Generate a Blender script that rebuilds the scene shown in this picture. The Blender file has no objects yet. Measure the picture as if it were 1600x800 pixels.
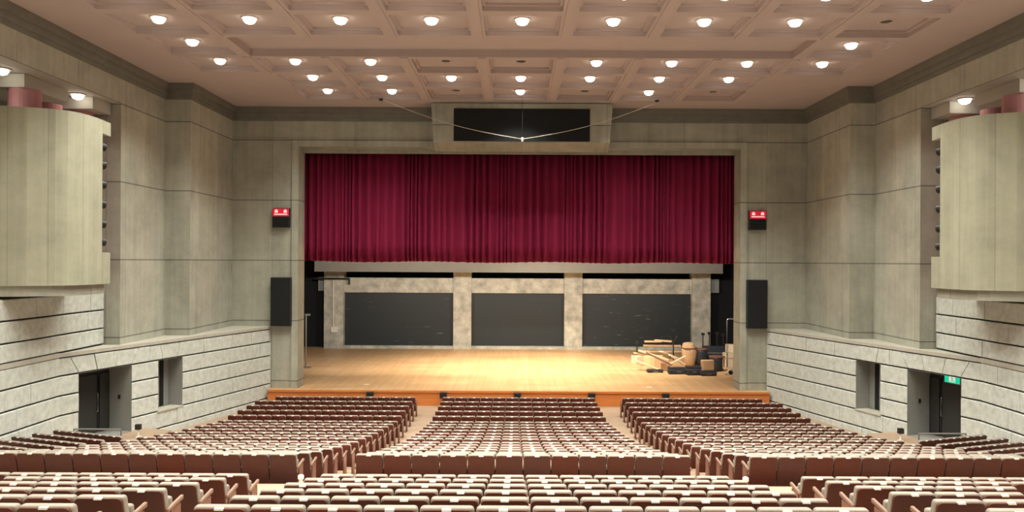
import bpy, bmesh, math, random
from mathutils import Vector, Matrix
random.seed(7)
R = math.radians
S = bpy.context.scene
C = S.collection

# ------------------------------------------------------------------ camera, world, exposure
EYE = 6.42
cam_d = bpy.data.cameras.new('camera'); cam = bpy.data.objects.new('camera', cam_d); C.objects.link(cam)
cam_d.sensor_width = 36.0; cam_d.lens = 27.0; cam_d.clip_end = 300
cam_d.shift_x = -5.6/1600; cam_d.shift_y = 8/1600
cam.location = (-0.16, 0, EYE); cam.rotation_euler = (R(90), R(-0.3), 0)
S.camera = cam
S.view_settings.view_transform = 'Standard'; S.view_settings.look = 'None'
S.view_settings.gamma = 1.0; S.view_settings.use_curve_mapping = False
S.view_settings.exposure = 0.0
w = bpy.data.worlds.new('world'); S.world = w; w.use_nodes = True
w.node_tree.nodes['Background'].inputs[0].default_value = (0.02, 0.018, 0.016, 1)
w.node_tree.nodes['Background'].inputs[1].default_value = 0.5
LAMP_W = 640.0          # one ceiling downlight
BULB_E = 9.0           # bulb surface
STAGE_W = 3000.0        # stage work lights
WARM = (0.98, 0.935, 0.79)

def spot(name, loc, target, power, size, blend=0.6, rad=0.12, col=WARM, parent=None):
    L = bpy.data.lights.new(name, 'SPOT'); L.energy = power; L.color = col
    L.spot_size = R(size); L.spot_blend = blend; L.shadow_soft_size = rad
    o = bpy.data.objects.new(name, L); C.objects.link(o); o.location = loc
    v = Vector(target) - Vector(loc); o.rotation_euler = v.to_track_quat('-Z', 'Y').to_euler()
    if parent is not None:
        o.parent = parent; o.location = Vector(loc) - Vector(parent.location)
    return o
# work lights hung in the fly tower above the stage, out of sight behind the curtain
spot('stage_work_light', (0.8, 40.2, 12.5), (1.0, 41.6, 0.67), STAGE_W*5.6, 92, 1.0, 0.25, (1.0, 0.86, 0.60))
for x in (-8.5, -2.8, 2.8, 8.5):
    spot('stage_work_light', (x, 37.4, 6.85), (x*1.05, 47.0, 1.6), STAGE_W*0.66, 120, 0.8, 0.25, (1.0, 0.93, 0.79))

# ------------------------------------------------------------------ materials
def mat(name, col, rough=0.6, metal=0.0, emit=None, strength=0.0, noise=0.0, nscale=4.0, bump=0.0, bscale=60.0,
        stretch=(1, 1, 1), rnd=0.0, col2=None, spec=0.5):
    m = bpy.data.materials.new(name); m.use_nodes = True
    nt = m.node_tree; N = nt.nodes; L = nt.links; b = N['Principled BSDF']
    b.inputs['Base Color'].default_value = (*col, 1); b.inputs['Roughness'].default_value = rough
    b.inputs['Metallic'].default_value = metal; b.inputs['Specular IOR Level'].default_value = spec
    if emit:
        b.inputs['Emission Color'].default_value = (*emit, 1); b.inputs['Emission Strength'].default_value = strength
    tc = N.new('ShaderNodeTexCoord'); mp = N.new('ShaderNodeMapping'); mp.inputs['Scale'].default_value = stretch
    L.new(tc.outputs['Object'], mp.inputs['Vector'])
    out = None
    if noise > 0 or col2:
        nz = N.new('ShaderNodeTexNoise'); nz.inputs['Scale'].default_value = nscale; nz.inputs['Detail'].default_value = 6
        nz.inputs['Roughness'].default_value = 0.65
        L.new(mp.outputs['Vector'], nz.inputs['Vector'])
        rp = N.new('ShaderNodeValToRGB'); rp.color_ramp.elements[0].position = 0.32; rp.color_ramp.elements[1].position = 0.68
        c2 = col2 if col2 else col
        rp.color_ramp.elements[0].color = (*[c*(1-noise) for c in c2], 1)
        rp.color_ramp.elements[1].color = (*[min(1, c*(1+noise)) for c in col], 1)
        L.new(nz.outputs['Fac'], rp.inputs['Fac']); out = rp.outputs['Color']
    if rnd > 0:
        oi = N.new('ShaderNodeObjectInfo'); hs = N.new('ShaderNodeHueSaturation')
        mr = N.new('ShaderNodeMapRange'); mr.inputs['To Min'].default_value = 1-rnd; mr.inputs['To Max'].default_value = 1+rnd*0.6
        L.new(oi.outputs['Random'], mr.inputs['Value']); L.new(mr.outputs['Result'], hs.inputs['Saturation'])
        mv = N.new('ShaderNodeMapRange'); mv.inputs['To Min'].default_value = 1-rnd*0.7; mv.inputs['To Max'].default_value = 1+rnd*0.5
        L.new(oi.outputs['Random'], mv.inputs['Value']); L.new(mv.outputs['Result'], hs.inputs['Value'])
        if out is not None: L.new(out, hs.inputs['Color'])
        else: hs.inputs['Color'].default_value = (*col, 1)
        out = hs.outputs['Color']
    if out is not None: L.new(out, b.inputs['Base Color'])
    if bump > 0:
        bn = N.new('ShaderNodeTexNoise'); bn.inputs['Scale'].default_value = bscale; bn.inputs['Detail'].default_value = 5
        L.new(mp.outputs['Vector'], bn.inputs['Vector'])
        bp = N.new('ShaderNodeBump'); bp.inputs['Strength'].default_value = bump; bp.inputs['Distance'].default_value = 0.03
        L.new(bn.outputs['Fac'], bp.inputs['Height']); L.new(bp.outputs['Normal'], b.inputs['Normal'])
    return m

def concrete(name, base, pu=3.0, offu=0.0, pv=2.7, offv=1.0, streak=0.17, lines=0.5, cloud=1.0):
    """board-marked concrete: cloudy tone, vertical streaks, formwork joints in UV metres"""
    m = bpy.data.materials.new(name); m.use_nodes = True
    nt = m.node_tree; N = nt.nodes; L = nt.links; b = N['Principled BSDF']; b.inputs['Roughness'].default_value = 0.8
    b.inputs['Specular IOR Level'].default_value = 0.3
    uv = N.new('ShaderNodeUVMap'); uv.uv_map = 'UVMap'
    sx = N.new('ShaderNodeSeparateXYZ'); L.new(uv.outputs['UV'], sx.inputs['Vector'])
    def math_(op, a, bb=None, cc=None):
        n = N.new('ShaderNodeMath'); n.operation = op
        for i, v in enumerate((a, bb, cc)):
            if v is None: continue
            if isinstance(v, (int, float)): n.inputs[i].default_value = v
            else: L.new(v, n.inputs[i])
        return n.outputs[0]
    def line(src, p, off, wd):
        t = math_('DIVIDE', math_('SUBTRACT', src, off), p)
        f = math_('SUBTRACT', math_('FRACT', t), 0.5)            # line centre at 0.5 -> abs 0.5
        return math_('GREATER_THAN', math_('ABSOLUTE', f), 0.5 - wd/p/2), math_('FLOOR', t)
    lu, iu = line(sx.outputs['X'], pu, offu, 0.035)
    lv, iv = line(sx.outputs['Y'], pv, offv, 0.05)
    ln = math_('MAXIMUM', math_('MULTIPLY', lu, 0.5), lv)
    # panel tone
    cb = N.new('ShaderNodeCombineXYZ'); L.new(iu, cb.inputs[0]); L.new(iv, cb.inputs[1])
    wn = N.new('ShaderNodeTexWhiteNoise'); wn.noise_dimensions = '3D'; L.new(cb.outputs[0], wn.inputs['Vector'])
    # clouds and vertical streaks
    n1 = N.new('ShaderNodeTexNoise'); n1.inputs['Scale'].default_value = 0.7; n1.inputs['Detail'].default_value = 7; n1.inputs['Roughness'].default_value = 0.7
    L.new(uv.outputs['UV'], n1.inputs['Vector'])
    mp = N.new('ShaderNodeMapping'); mp.inputs['Scale'].default_value = (3.2, 0.16, 1); L.new(uv.outputs['UV'], mp.inputs['Vector'])
    n2 = N.new('ShaderNodeTexNoise'); n2.inputs['Scale'].default_value = 1.0; n2.inputs['Detail'].default_value = 6; n2.inputs['Roughness'].default_value = 0.6
    L.new(mp.outputs[0], n2.inputs['Vector'])
    t = math_('ADD', math_('MULTIPLY', math_('SUBTRACT', n1.outputs['Fac'], 0.5), cloud), math_('MULTIPLY', math_('SUBTRACT', n2.outputs['Fac'], 0.5), streak*3.2))
    t = math_('ADD', t, math_('MULTIPLY', math_('SUBTRACT', wn.outputs['Value'], 0.5), 0.13))
    t = math_('ADD', t, 1.0)
    t = math_('MULTIPLY', t, math_('SUBTRACT', 1.0, math_('MULTIPLY', ln, lines)))
    mx = N.new('ShaderNodeMix'); mx.data_type = 'RGBA'; mx.blend_type = 'MULTIPLY'; mx.inputs['Factor'].default_value = 1
    mx.inputs[6].default_value = (*base, 1)
    cc = N.new('ShaderNodeCombineColor'); L.new(t, cc.inputs[0]); L.new(t, cc.inputs[1]); L.new(t, cc.inputs[2])
    L.new(cc.outputs[0], mx.inputs[7]); L.new(mx.outputs[2], b.inputs['Base Color'])
    bp = N.new('ShaderNodeBump'); bp.inputs['Strength'].default_value = 0.35; bp.inputs['Distance'].default_value = 0.03
    h = math_('SUBTRACT', n2.outputs['Fac'], math_('MULTIPLY', ln, 1.0))
    L.new(h, bp.inputs['Height']); L.new(bp.outputs['Normal'], b.inputs['Normal'])
    return m

M = {}
M['conc'] = concrete('board_concrete', (0.42, 0.428, 0.372), 2.95, 0.4)
M['conc_pro'] = concrete('proscenium_concrete', (0.40, 0.408, 0.352), 3.7, 0.0)
M['conc_bal'] = concrete('balcony_concrete', (0.40, 0.41, 0.325), 0.98, 0.15, 50.0, 3.0, 0.16, 0.34, 0.8)
M['conc_stage'] = mat('stage_concrete', (0.60, 0.575, 0.50), 0.8, noise=0.10, nscale=1.6, bump=0.3, bscale=20, col2=(0.33, 0.325, 0.29))
M['border'] = mat('grey_border_cloth', (0.20, 0.185, 0.165), 0.8, noise=0.06, nscale=2)
M['stone'] = mat('rough_granite', (0.67, 0.715, 0.695), 0.85, noise=0.07, nscale=5.0, bump=0.32, bscale=14.0, spec=0.2, col2=(0.56, 0.60, 0.58))
M['mortar'] = mat('dark_joint', (0.035, 0.035, 0.035), 0.9)
M['cap'] = mat('smooth_granite', (0.50, 0.49, 0.44), 0.7, noise=0.08, nscale=5)
M['paint_gray'] = mat('gray_paint', (0.30, 0.31, 0.30), 0.55, noise=0.06, nscale=2)
M['ceil'] = mat('pink_plaster', (0.50, 0.42, 0.422), 0.8, noise=0.04, nscale=0.6)
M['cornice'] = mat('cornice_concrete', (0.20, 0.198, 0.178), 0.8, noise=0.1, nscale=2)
M['floor'] = mat('tan_floor', (0.40, 0.29, 0.21), 0.55, noise=0.10, nscale=1.5)
M['niche_white'] = mat('pale_plaster', (0.47, 0.46, 0.43), 0.8)
M['pink'] = mat('pink_column_paint', (0.50, 0.24, 0.27), 0.7, noise=0.06, nscale=2)
M['black'] = mat('black_cloth', (0.008, 0.009, 0.012), 0.9)  # also colours the strips and sheets that stand in for dark gaps
M['blackm'] = mat('black_metal', (0.015, 0.015, 0.017), 0.5)
M['grille'] = mat('black_grille', (0.007, 0.009, 0.012), 0.9, bump=0.3, bscale=120)
M['fascia'] = mat('orange_wood', (0.60, 0.195, 0.048), 0.45, noise=0.14, nscale=3, stretch=(0.3, 1, 4))
M['curtain'] = mat('crimson_velvet', (0.25, 0.013, 0.060), 0.85, noise=0.12, nscale=2.0, stretch=(4, 1, 0.15), spec=0.25)
M['fabric'] = mat('dusty_brown_fabric', (0.25, 0.222, 0.192), 0.6, noise=0.08, nscale=20, rnd=0.08, spec=0.4)
M['shell'] = mat('red_brown_shell', (0.082, 0.023, 0.015), 0.5, noise=0.10, nscale=5, rnd=0.13, spec=0.25)
M['arm'] = mat('tan_armrest', (0.20, 0.12, 0.085), 0.45)
M['side'] = mat('brown_side_panel', (0.19, 0.085, 0.06), 0.5)
M['tag'] = mat('white_tag', (0.62, 0.60, 0.55), 0.4)
M['white'] = mat('white_paint', (0.80, 0.77, 0.70), 0.5)
M['chrome'] = mat('chrome', (0.6, 0.6, 0.6), 0.25, 1.0)
M['door'] = mat('dark_gray_door', (0.035, 0.036, 0.038), 0.5)
M['steel'] = mat('gray_steel', (0.30, 0.30, 0.30), 0.4, 0.6)
M['bulb'] = mat('lit_bulb', (1, 0.95, 0.85), 0.3, emit=(1.0, 0.90, 0.72), strength=BULB_E)
M['unlit'] = mat('unlit_bulb', (0.10, 0.08, 0.075), 0.3)
M['trimring'] = mat('lamp_ring', (0.62, 0.52, 0.47), 0.5)
M['redlit'] = mat('red_lit_panel', (0.5, 0.02, 0.04), 0.4, emit=(0.85, 0.012, 0.05), strength=0.5)
M['whitelit'] = mat('white_lit_marks', (0.9, 0.8, 0.8), 0.4, emit=(1.0, 0.6, 0.62), strength=0.7)
M['greenlit'] = mat('green_lit_panel', (0.0, 0.4, 0.25), 0.4, emit=(0.0, 0.62, 0.36), strength=0.9)
M['cable'] = mat('pale_cable', (0.55, 0.52, 0.46), 0.6)
M['palewood'] = mat('pale_wood', (0.66, 0.46, 0.27), 0.6, noise=0.15, nscale=4, stretch=(1, 1, 6))
M['tan'] = mat('tan_card', (0.50, 0.32, 0.18), 0.75, noise=0.12, nscale=4)
M['cream'] = mat('cream_cloth', (0.75, 0.64, 0.48), 0.85, noise=0.08, nscale=6)
M['navy'] = mat('dark_navy', (0.02, 0.025, 0.04), 0.6)
M['shutter'] = None

def wood_floor():
    m = bpy.data.materials.new('stage_boards'); m.use_nodes = True
    nt = m.node_tree; N = nt.nodes; L = nt.links; b = N['Principled BSDF']; b.inputs['Roughness'].default_value = 0.5
    tc = N.new('ShaderNodeTexCoord'); mp = N.new('ShaderNodeMapping'); mp.inputs['Rotation'].default_value = (0, 0, R(90))
    L.new(tc.outputs['Object'], mp.inputs['Vector'])
    br = N.new('ShaderNodeTexBrick'); br.inputs['Scale'].default_value = 1.0
    br.inputs['Color1'].default_value = (0.67, 0.415, 0.225, 1); br.inputs['Color2'].default_value = (0.58, 0.345, 0.175, 1)
    br.inputs['Mortar'].default_value = (0.42, 0.26, 0.14, 1); br.inputs['Mortar Size'].default_value = 0.004
    br.inputs['Brick Width'].default_value = 3.2; br.inputs['Row Height'].default_value = 0.12
    L.new(mp.outputs[0], br.inputs['Vector'])
    nz = N.new('ShaderNodeTexNoise'); nz.inputs['Scale'].default_value = 0.6; nz.inputs['Detail'].default_value = 6
    mp2 = N.new('ShaderNodeMapping'); mp2.inputs['Scale'].default_value = (0.5, 2, 1); L.new(tc.outputs['Object'], mp2.inputs['Vector'])
    L.new(mp2.outputs[0], nz.inputs['Vector'])
    mx = N.new('ShaderNodeMix'); mx.data_type = 'RGBA'; mx.blend_type = 'OVERLAY'; mx.inputs['Factor'].default_value = 0.35
    L.new(br.outputs['Color'], mx.inputs[6]); L.new(nz.outputs['Fac'], mx.inputs[7])
    L.new(mx.outputs[2], b.inputs['Base Color'])
    return m
M['boards'] = wood_floor()

def shutter_mat(name, amount, seed):
    """near-black slatted shutter with pale horizontal scuffs"""
    m = bpy.data.materials.new(name); m.use_nodes = True
    nt = m.node_tree; N = nt.nodes; L = nt.links; b = N['Principled BSDF']; b.inputs['Roughness'].default_value = 0.55
    tc = N.new('ShaderNodeTexCoord'); mp = N.new('ShaderNodeMapping'); mp.inputs['Scale'].default_value = (0.5, 1, 5.5)
    mp.inputs['Location'].default_value = (seed, seed*2, seed); L.new(tc.outputs['Object'], mp.inputs['Vector'])
    nz = N.new('ShaderNodeTexNoise'); nz.inputs['Scale'].default_value = 2.2; nz.inputs['Detail'].default_value = 3
    L.new(mp.outputs[0], nz.inputs['Vector'])
    rp = N.new('ShaderNodeValToRGB'); rp.color_ramp.elements[0].position = 0.70 - amount; rp.color_ramp.elements[1].position = 0.80 - amount
    rp.color_ramp.elements[0].color = (0.016, 0.022, 0.026, 1); rp.color_ramp.elements[1].color = (0.25, 0.24, 0.22, 1)
    L.new(nz.outputs['Fac'], rp.inputs['Fac']); L.new(rp.outputs['Color'], b.inputs['Base Color'])
    return m

# ------------------------------------------------------------------ mesh helpers
class MB:
    """collects geometry for ONE mesh object, with per-face material and UV in metres"""
    def __init__(s): s.v = []; s.f = []; s.uv = []; s.mi = []
    def poly(s, pts, mi=0, uv=None):
        n = len(s.v); s.v += [tuple(p) for p in pts]; s.f.append(list(range(n, n+len(pts)))); s.mi.append(mi)
        if uv is None:
            P = [Vector(p) for p in pts]; nr = Vector((0, 0, 0))
            for i in range(1, len(P)-1): nr += (P[i]-P[0]).cross(P[i+1]-P[0])
            if abs(nr.z) > 0.8*nr.length: uv = [(p.x, p.y) for p in P]
            else:
                h = Vector((-nr.y, nr.x, 0)).normalized()
                if abs(h.x) > abs(h.y):
                    if h.x < 0: h = -h
                elif h.y < 0: h = -h
                uv = [(p.dot(h), p.z) for p in P]
        s.uv += uv
    def prism(s, outline, z0, z1, mi=0, caps=True):
        """outline: list of (x,y)"""
        n = len(outline)
        for i in range(n):
            a, b = outline[i], outline[(i+1) % n]
            s.poly([(a[0], a[1], z0), (b[0], b[1], z0), (b[0], b[1], z1), (a[0], a[1], z1)], mi)
        if caps:
            s.poly([(p[0], p[1], z1) for p in outline], mi); s.poly([(p[0], p[1], z0) for p in reversed(outline)], mi)
    def box(s, x0, x1, y0, y1, z0, z1, mi=0):
        s.prism([(x0, y0), (x1, y0), (x1, y1), (x0, y1)], z0, z1, mi)
    def hexa(s, b, t, mi=0):
        """bottom quad b, top quad t"""
        for i in range(4):
            j = (i+1) % 4; s.poly([b[i], b[j], t[j], t[i]], mi)
        s.poly(t, mi); s.poly(list(reversed(b)), mi)
    def build(s, name, mats, parent=None, smooth=False, bevel=0, seg=2, loc=None):
        me = bpy.data.meshes.new(name); me.from_pydata(s.v, [], s.f)
        uvl = me.uv_layers.new(name='UVMap')
        for i, u in enumerate(s.uv): uvl.data[i].uv = u
        if not isinstance(mats, (list, tuple)): mats = [mats]
        for m_ in mats: me.materials.append(m_)
        for p, k in zip(me.polygons, s.mi): p.material_index = k
        bm = bmesh.new(); bm.from_mesh(me); bmesh.ops.remove_doubles(bm, verts=bm.verts, dist=1e-5)
        if bevel:
            bmesh.ops.bevel(bm, geom=[e for e in bm.edges if len(e.link_faces) == 2 and e.calc_face_angle(0) > 0.6], offset=bevel, segments=seg, affect='EDGES', profile=0.5)
        bmesh.ops.recalc_face_normals(bm, faces=bm.faces)
        bm.to_mesh(me); bm.free()
        if smooth:
            for p in me.polygons: p.use_smooth = True
        me.update()
        o = bpy.data.objects.new(name, me); C.objects.link(o)
        if parent is not None: o.parent = parent
        if loc: o.location = loc
        return o

def tube(mb, path, r, n=8, mi=0, caps=True):
    P = [Vector(p) for p in path]; rings = []
    for i, p in enumerate(P):
        d = (P[min(i+1, len(P)-1)] - P[max(i-1, 0)]).normalized()
        a = d.cross(Vector((0, 0, 1)))
        if a.length < 1e-3: a = d.cross(Vector((1, 0, 0)))
        a.normalize(); b = d.cross(a)
        rr = r[i] if isinstance(r, (list, tuple)) else r
        rings.append([p + a*math.cos(2*math.pi*k/n)*rr + b*math.sin(2*math.pi*k/n)*rr for k in range(n)])
    for i in range(len(rings)-1):
        for k in range(n):
            mb.poly([rings[i][k], rings[i][(k+1) % n], rings[i+1][(k+1) % n], rings[i+1][k]], mi)
    if caps: mb.poly(rings[0], mi); mb.poly(rings[-1], mi)

def lathe(mb, prof, n=20, c=(0, 0, 0), mi=0):
    rings = [[(c[0]+r*math.cos(2*math.pi*k/n), c[1]+r*math.sin(2*math.pi*k/n), c[2]+z) for k in range(n)] for r, z in prof]
    for i in range(len(rings)-1):
        for k in range(n):
            mb.poly([rings[i][k], rings[i][(k+1) % n], rings[i+1][(k+1) % n], rings[i+1][k]], mi)
    if prof[0][0] > 1e-4: mb.poly(list(reversed(rings[0])), mi)
    if prof[-1][0] > 1e-4: mb.poly(rings[-1], mi)

def tag(o, label=None, cat=None, group=None, kind=None):
    if label: o['label'] = label
    if cat: o['category'] = cat
    if group: o['group'] = group
    if kind: o['kind'] = kind
    return o
def empty(name, loc, label, cat, group=None, rz=0.0):
    o = bpy.data.objects.new(name, None); C.objects.link(o); o.location = loc; o.rotation_euler = (0, 0, rz); o.empty_display_size = 0.2
    return tag(o, label, cat, group)
def struct(o): o['kind'] = 'structure'; return o

# ------------------------------------------------------------------ levels of the hall
CEIL = 13.27; STAGE = 0.67
ROWS = []                                             # (y of the seat back, floor z), front block, row 1 is by the stage
drops = [5.60]*6 + [5.493, 5.373, 5.266, 5.151, 5.02, 4.87, 4.74, 4.58, 4.41, 4.23, 4.05, 3.84, 3.63]
for i, dr in enumerate(drops): ROWS.append((31.4-0.95*i, 5.60-dr))
REAR = [(11.69-0.925*i, 2.31+0.2*i) for i in range(6)]
CROSS = 2.30
PITCH = 0.5217; CX = 3.13; SX0 = 4.22; SX1 = SX0+12*PITCH

def build_floor():
    f = MB()
    allrows = ROWS + [(REAR[0][0], CROSS)] + REAR[1:] + [(6.1, 3.5), (5.2, 3.7), (4.3, 3.9)]
    steps = []
    for i, (y, z) in enumerate(allrows):
        y0 = y-0.2 if i < 18 else (14.13 if i == 18 else y-0.2)
        y1 = allrows[i-1][0]-0.2 if i else 34.0
        if i == 19: y1 = 14.13
        steps.append((y0, y1, z))
    steps.append((-8.0, 4.1, 4.1))
    for x0, x1 in ((-CX-0.03, CX+0.03), (-SX1-0.03, -SX0+0.03), (SX0-0.03, SX1+0.03)):
        for i, (y0, y1, z) in enumerate(steps):
            f.poly([(x0, y0, z), (x1, y0, z), (x1, y1, z), (x0, y1, z)])
            zn = steps[i+1][2] if i+1 < len(steps) else z
            if abs(zn-z) > 1e-4:
                f.poly([(x0, y0, z), (x1, y0, z), (x1, y0, zn), (x0, y0, zn)])
                # side cheeks of the terrace
    # aisles: ramps
    prof = [(34.0, 0.0), (26.5, 0.0)]
    for i in range(6, 19): prof.append((ROWS[i][0], ROWS[i][1]+0.02))
    prof += [(14.13, CROSS), (11.4, CROSS)]
    for y, z in REAR[1:]: prof.append((y+0.3, z+0.02))
    prof += [(4.1, 4.1), (-8.0, 4.1)]
    for x0, x1 in ((CX+0.03, SX0-0.03), (-SX0+0.03, -CX-0.03), (SX1+0.03, 16.2), (-16.2, -SX1-0.03)):
        for (ya, za), (yb, zb) in zip(prof[:-1], prof[1:]):
            f.poly([(x0, yb, zb), (x1, yb, zb), (x1, ya, za), (x0, ya, za)])
    # cheeks between terraces and ramps
    for x in (-CX-0.03, CX+0.03, -SX0+0.03, SX0-0.03, -SX1-0.03, SX1+0.03):
        for y0, y1, z in steps:
            f.poly([(x, y0, z), (x, y1, z), (x, y1, z-0.35), (x, y0, z-0.35)])
    o = f.build('floor', M['floor']); struct(o)
build_floor()

# ------------------------------------------------------------------ ceiling with coffers
CPX, CPY = 2.65, 2.33
YR = [31.7-CPY*i for i in range(3)] + [24.71, 22.38, 20.12] + [20.12-2.3*i for i in range(1, 8)]
def build_ceiling():
    f = MB(); Z = CEIL
    cells = []
    for j, yc in enumerate(YR):
        kk = range(-3, 4) if j < 2 else range(-4, 5)
        for k in kk:
            if j == 3 and abs(k) < 4: continue
            cells.append((k*CPX, yc))
    hx, hy = CPX/2, 2.33/2
    ys = sorted({round(y, 4) for y in YR})
    # flat margins
    ytop = YR[0]+hy; ybot = YR[-1]-1.15
    def flat(x0, x1, y0, y1, z=Z): f.poly([(x0, y0, z), (x1, y0, z), (x1, y1, z), (x0, y1, z)])
    X4, X3 = 4.5*CPX, 3.5*CPX
    flat(-16, 16, ytop, 34.6); flat(-16, 16, -8.2, ybot)
    flat(-16, -X4, ybot, ytop); flat(X4, 16, ybot, ytop)
    ymid = YR[2]+hy
    flat(-X4, -X3, ymid, ytop); flat(X3, X4, ymid, ytop)
    for xc, yc in cells:
        i = min(range(len(YR)), key=lambda q: abs(YR[q]-yc))
        y1 = yc + (hy if i == 0 else (YR[i-1]-yc)/2)
        y0 = yc - (1.15 if i == len(YR)-1 else (yc-YR[i+1])/2)
        x0, x1 = xc-hx, xc+hx
        rects = [(x0, x1, y0, y1, Z)]
        ax, ay = 0.22, 0.20
        rects.append((x0+ax, x1-ax, y0+ay, y1-ay, Z))
        rects.append((x0+ax, x1-ax, y0+ay, y1-ay, Z+0.13))
        rects.append((x0+ax+0.09, x1-ax-0.09, y0+ay+0.09, y1-ay-0.09, Z+0.13))
        rects.append((x0+ax+0.09, x1-ax-0.09, y0+ay+0.09, y1-ay-0.09, Z+0.20))
        def cor(r): return [(r[0], r[2], r[4]), (r[1], r[2], r[4]), (r[1], r[3], r[4]), (r[0], r[3], r[4])]
        for a, b in zip(rects[:-1], rects[1:]):
            A, B = cor(a), cor(b)
            for q in range(4): f.poly([A[q], A[(q+1) % 4], B[(q+1) % 4], B[q]])
        f.poly(cor(rects[-1]))
    # lighting trough across the middle
    y0, y1 = (YR[4]+YR[3])/2, (YR[3]+YR[2])/2
    ti = [(-X3, y0), (X3, y0), (X3, y1), (-X3, y1)]; m = 0.16
    to = [(-X3+m, y0+m*0.8), (X3-m, y0+m*0.8), (X3-m, y1-m*0.3), (-X3+m, y1-m*0.3)]
    for q in range(4):
        a, b, c, d = ti[q], ti[(q+1) % 4], to[(q+1) % 4], to[q]
        f.poly([(*a, Z), (*b, Z), (*c, Z), (*d, Z)]); f.poly([(*d, Z), (*c, Z), (*c, Z+0.24), (*d, Z+0.24)])
    f.poly([(*p, Z+0.24) for p in to])
    # raised battens along the beams
    for k in range(-4, 4):
        x = (k+0.5)*CPX
        for ya, yb in ((ybot, y0-0.02), (y1+0.02, ytop if -4 < k < 3 else ymid)):
            f.box(x-0.13, x+0.13, ya, yb, Z-0.03, Z+0.002)
    struct(f.build('ceiling', M['ceil']))
build_ceiling()

# ------------------------------------------------------------------ side walls (left is the mirror of right)
XW, XJ, XS = 13.85, 12.88, 14.45           # concrete wall, stepped concrete wall near the stage, stone wall
P0, P1 = (XS, 24.0), (11.2, 34.5)          # splayed low stone wall
SL = math.hypot(P0[0]-P1[0], P1[1]-P0[1]); TX, TY = (P1[0]-P0[0])/SL, (P1[1]-P0[1])/SL
NX, NY = TY, -TX                            # into the wall (away from the hall)
COURSE = [(-0.5, 0.23), (0.23, 0.86), (0.86, 1.49), (1.49, 2.11), (2.11, 2.73), (2.73, 3.33)]
DOOR = (0.73, 2.93, 0.42, 2.73); NICHE = (4.19, 5.42, 0.86, 2.73)

def wl(s, n, z, sg):
    return (sg*(P0[0]+TX*s+NX*n), P0[1]+TY*s+NY*n, z)
def wp(d, n, z, sg):                         # parallel stone wall: d along the hall, n into the wall
    return (sg*(XS+n), d, z)

def block(mb, fn, poly, sg, rng, th=0.07, c=0.02):
    """one rough-faced block: outline poly in (s,z), front standing th proud of the joint plane"""
    cs = sum(p[0] for p in poly)/len(poly); cz = sum(p[1] for p in poly)/len(poly)
    t = th + rng.uniform(-0.012, 0.012)
    def inset(p, k): 
        return (p[0]+(0.004 if p[0] < cs else -0.004), p[1]+(c*k if p[1] < cz else -c*k))
    A = [fn(p[0], 0, p[1], sg) for p in poly]; B = [fn(p[0], -t+c, p[1], sg) for p in poly]
    D = [fn(*(lambda q: (q[0], -t, q[1]))(inset(p, 1)), sg) for p in poly]
    n = len(poly)
    for i in range(n):
        j = (i+1) % n
        mb.poly([A[i], A[j], B[j], B[i]], 0); mb.poly([B[i], B[j], D[j], D[i]], 0)
    mb.poly(D, 0)

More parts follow.
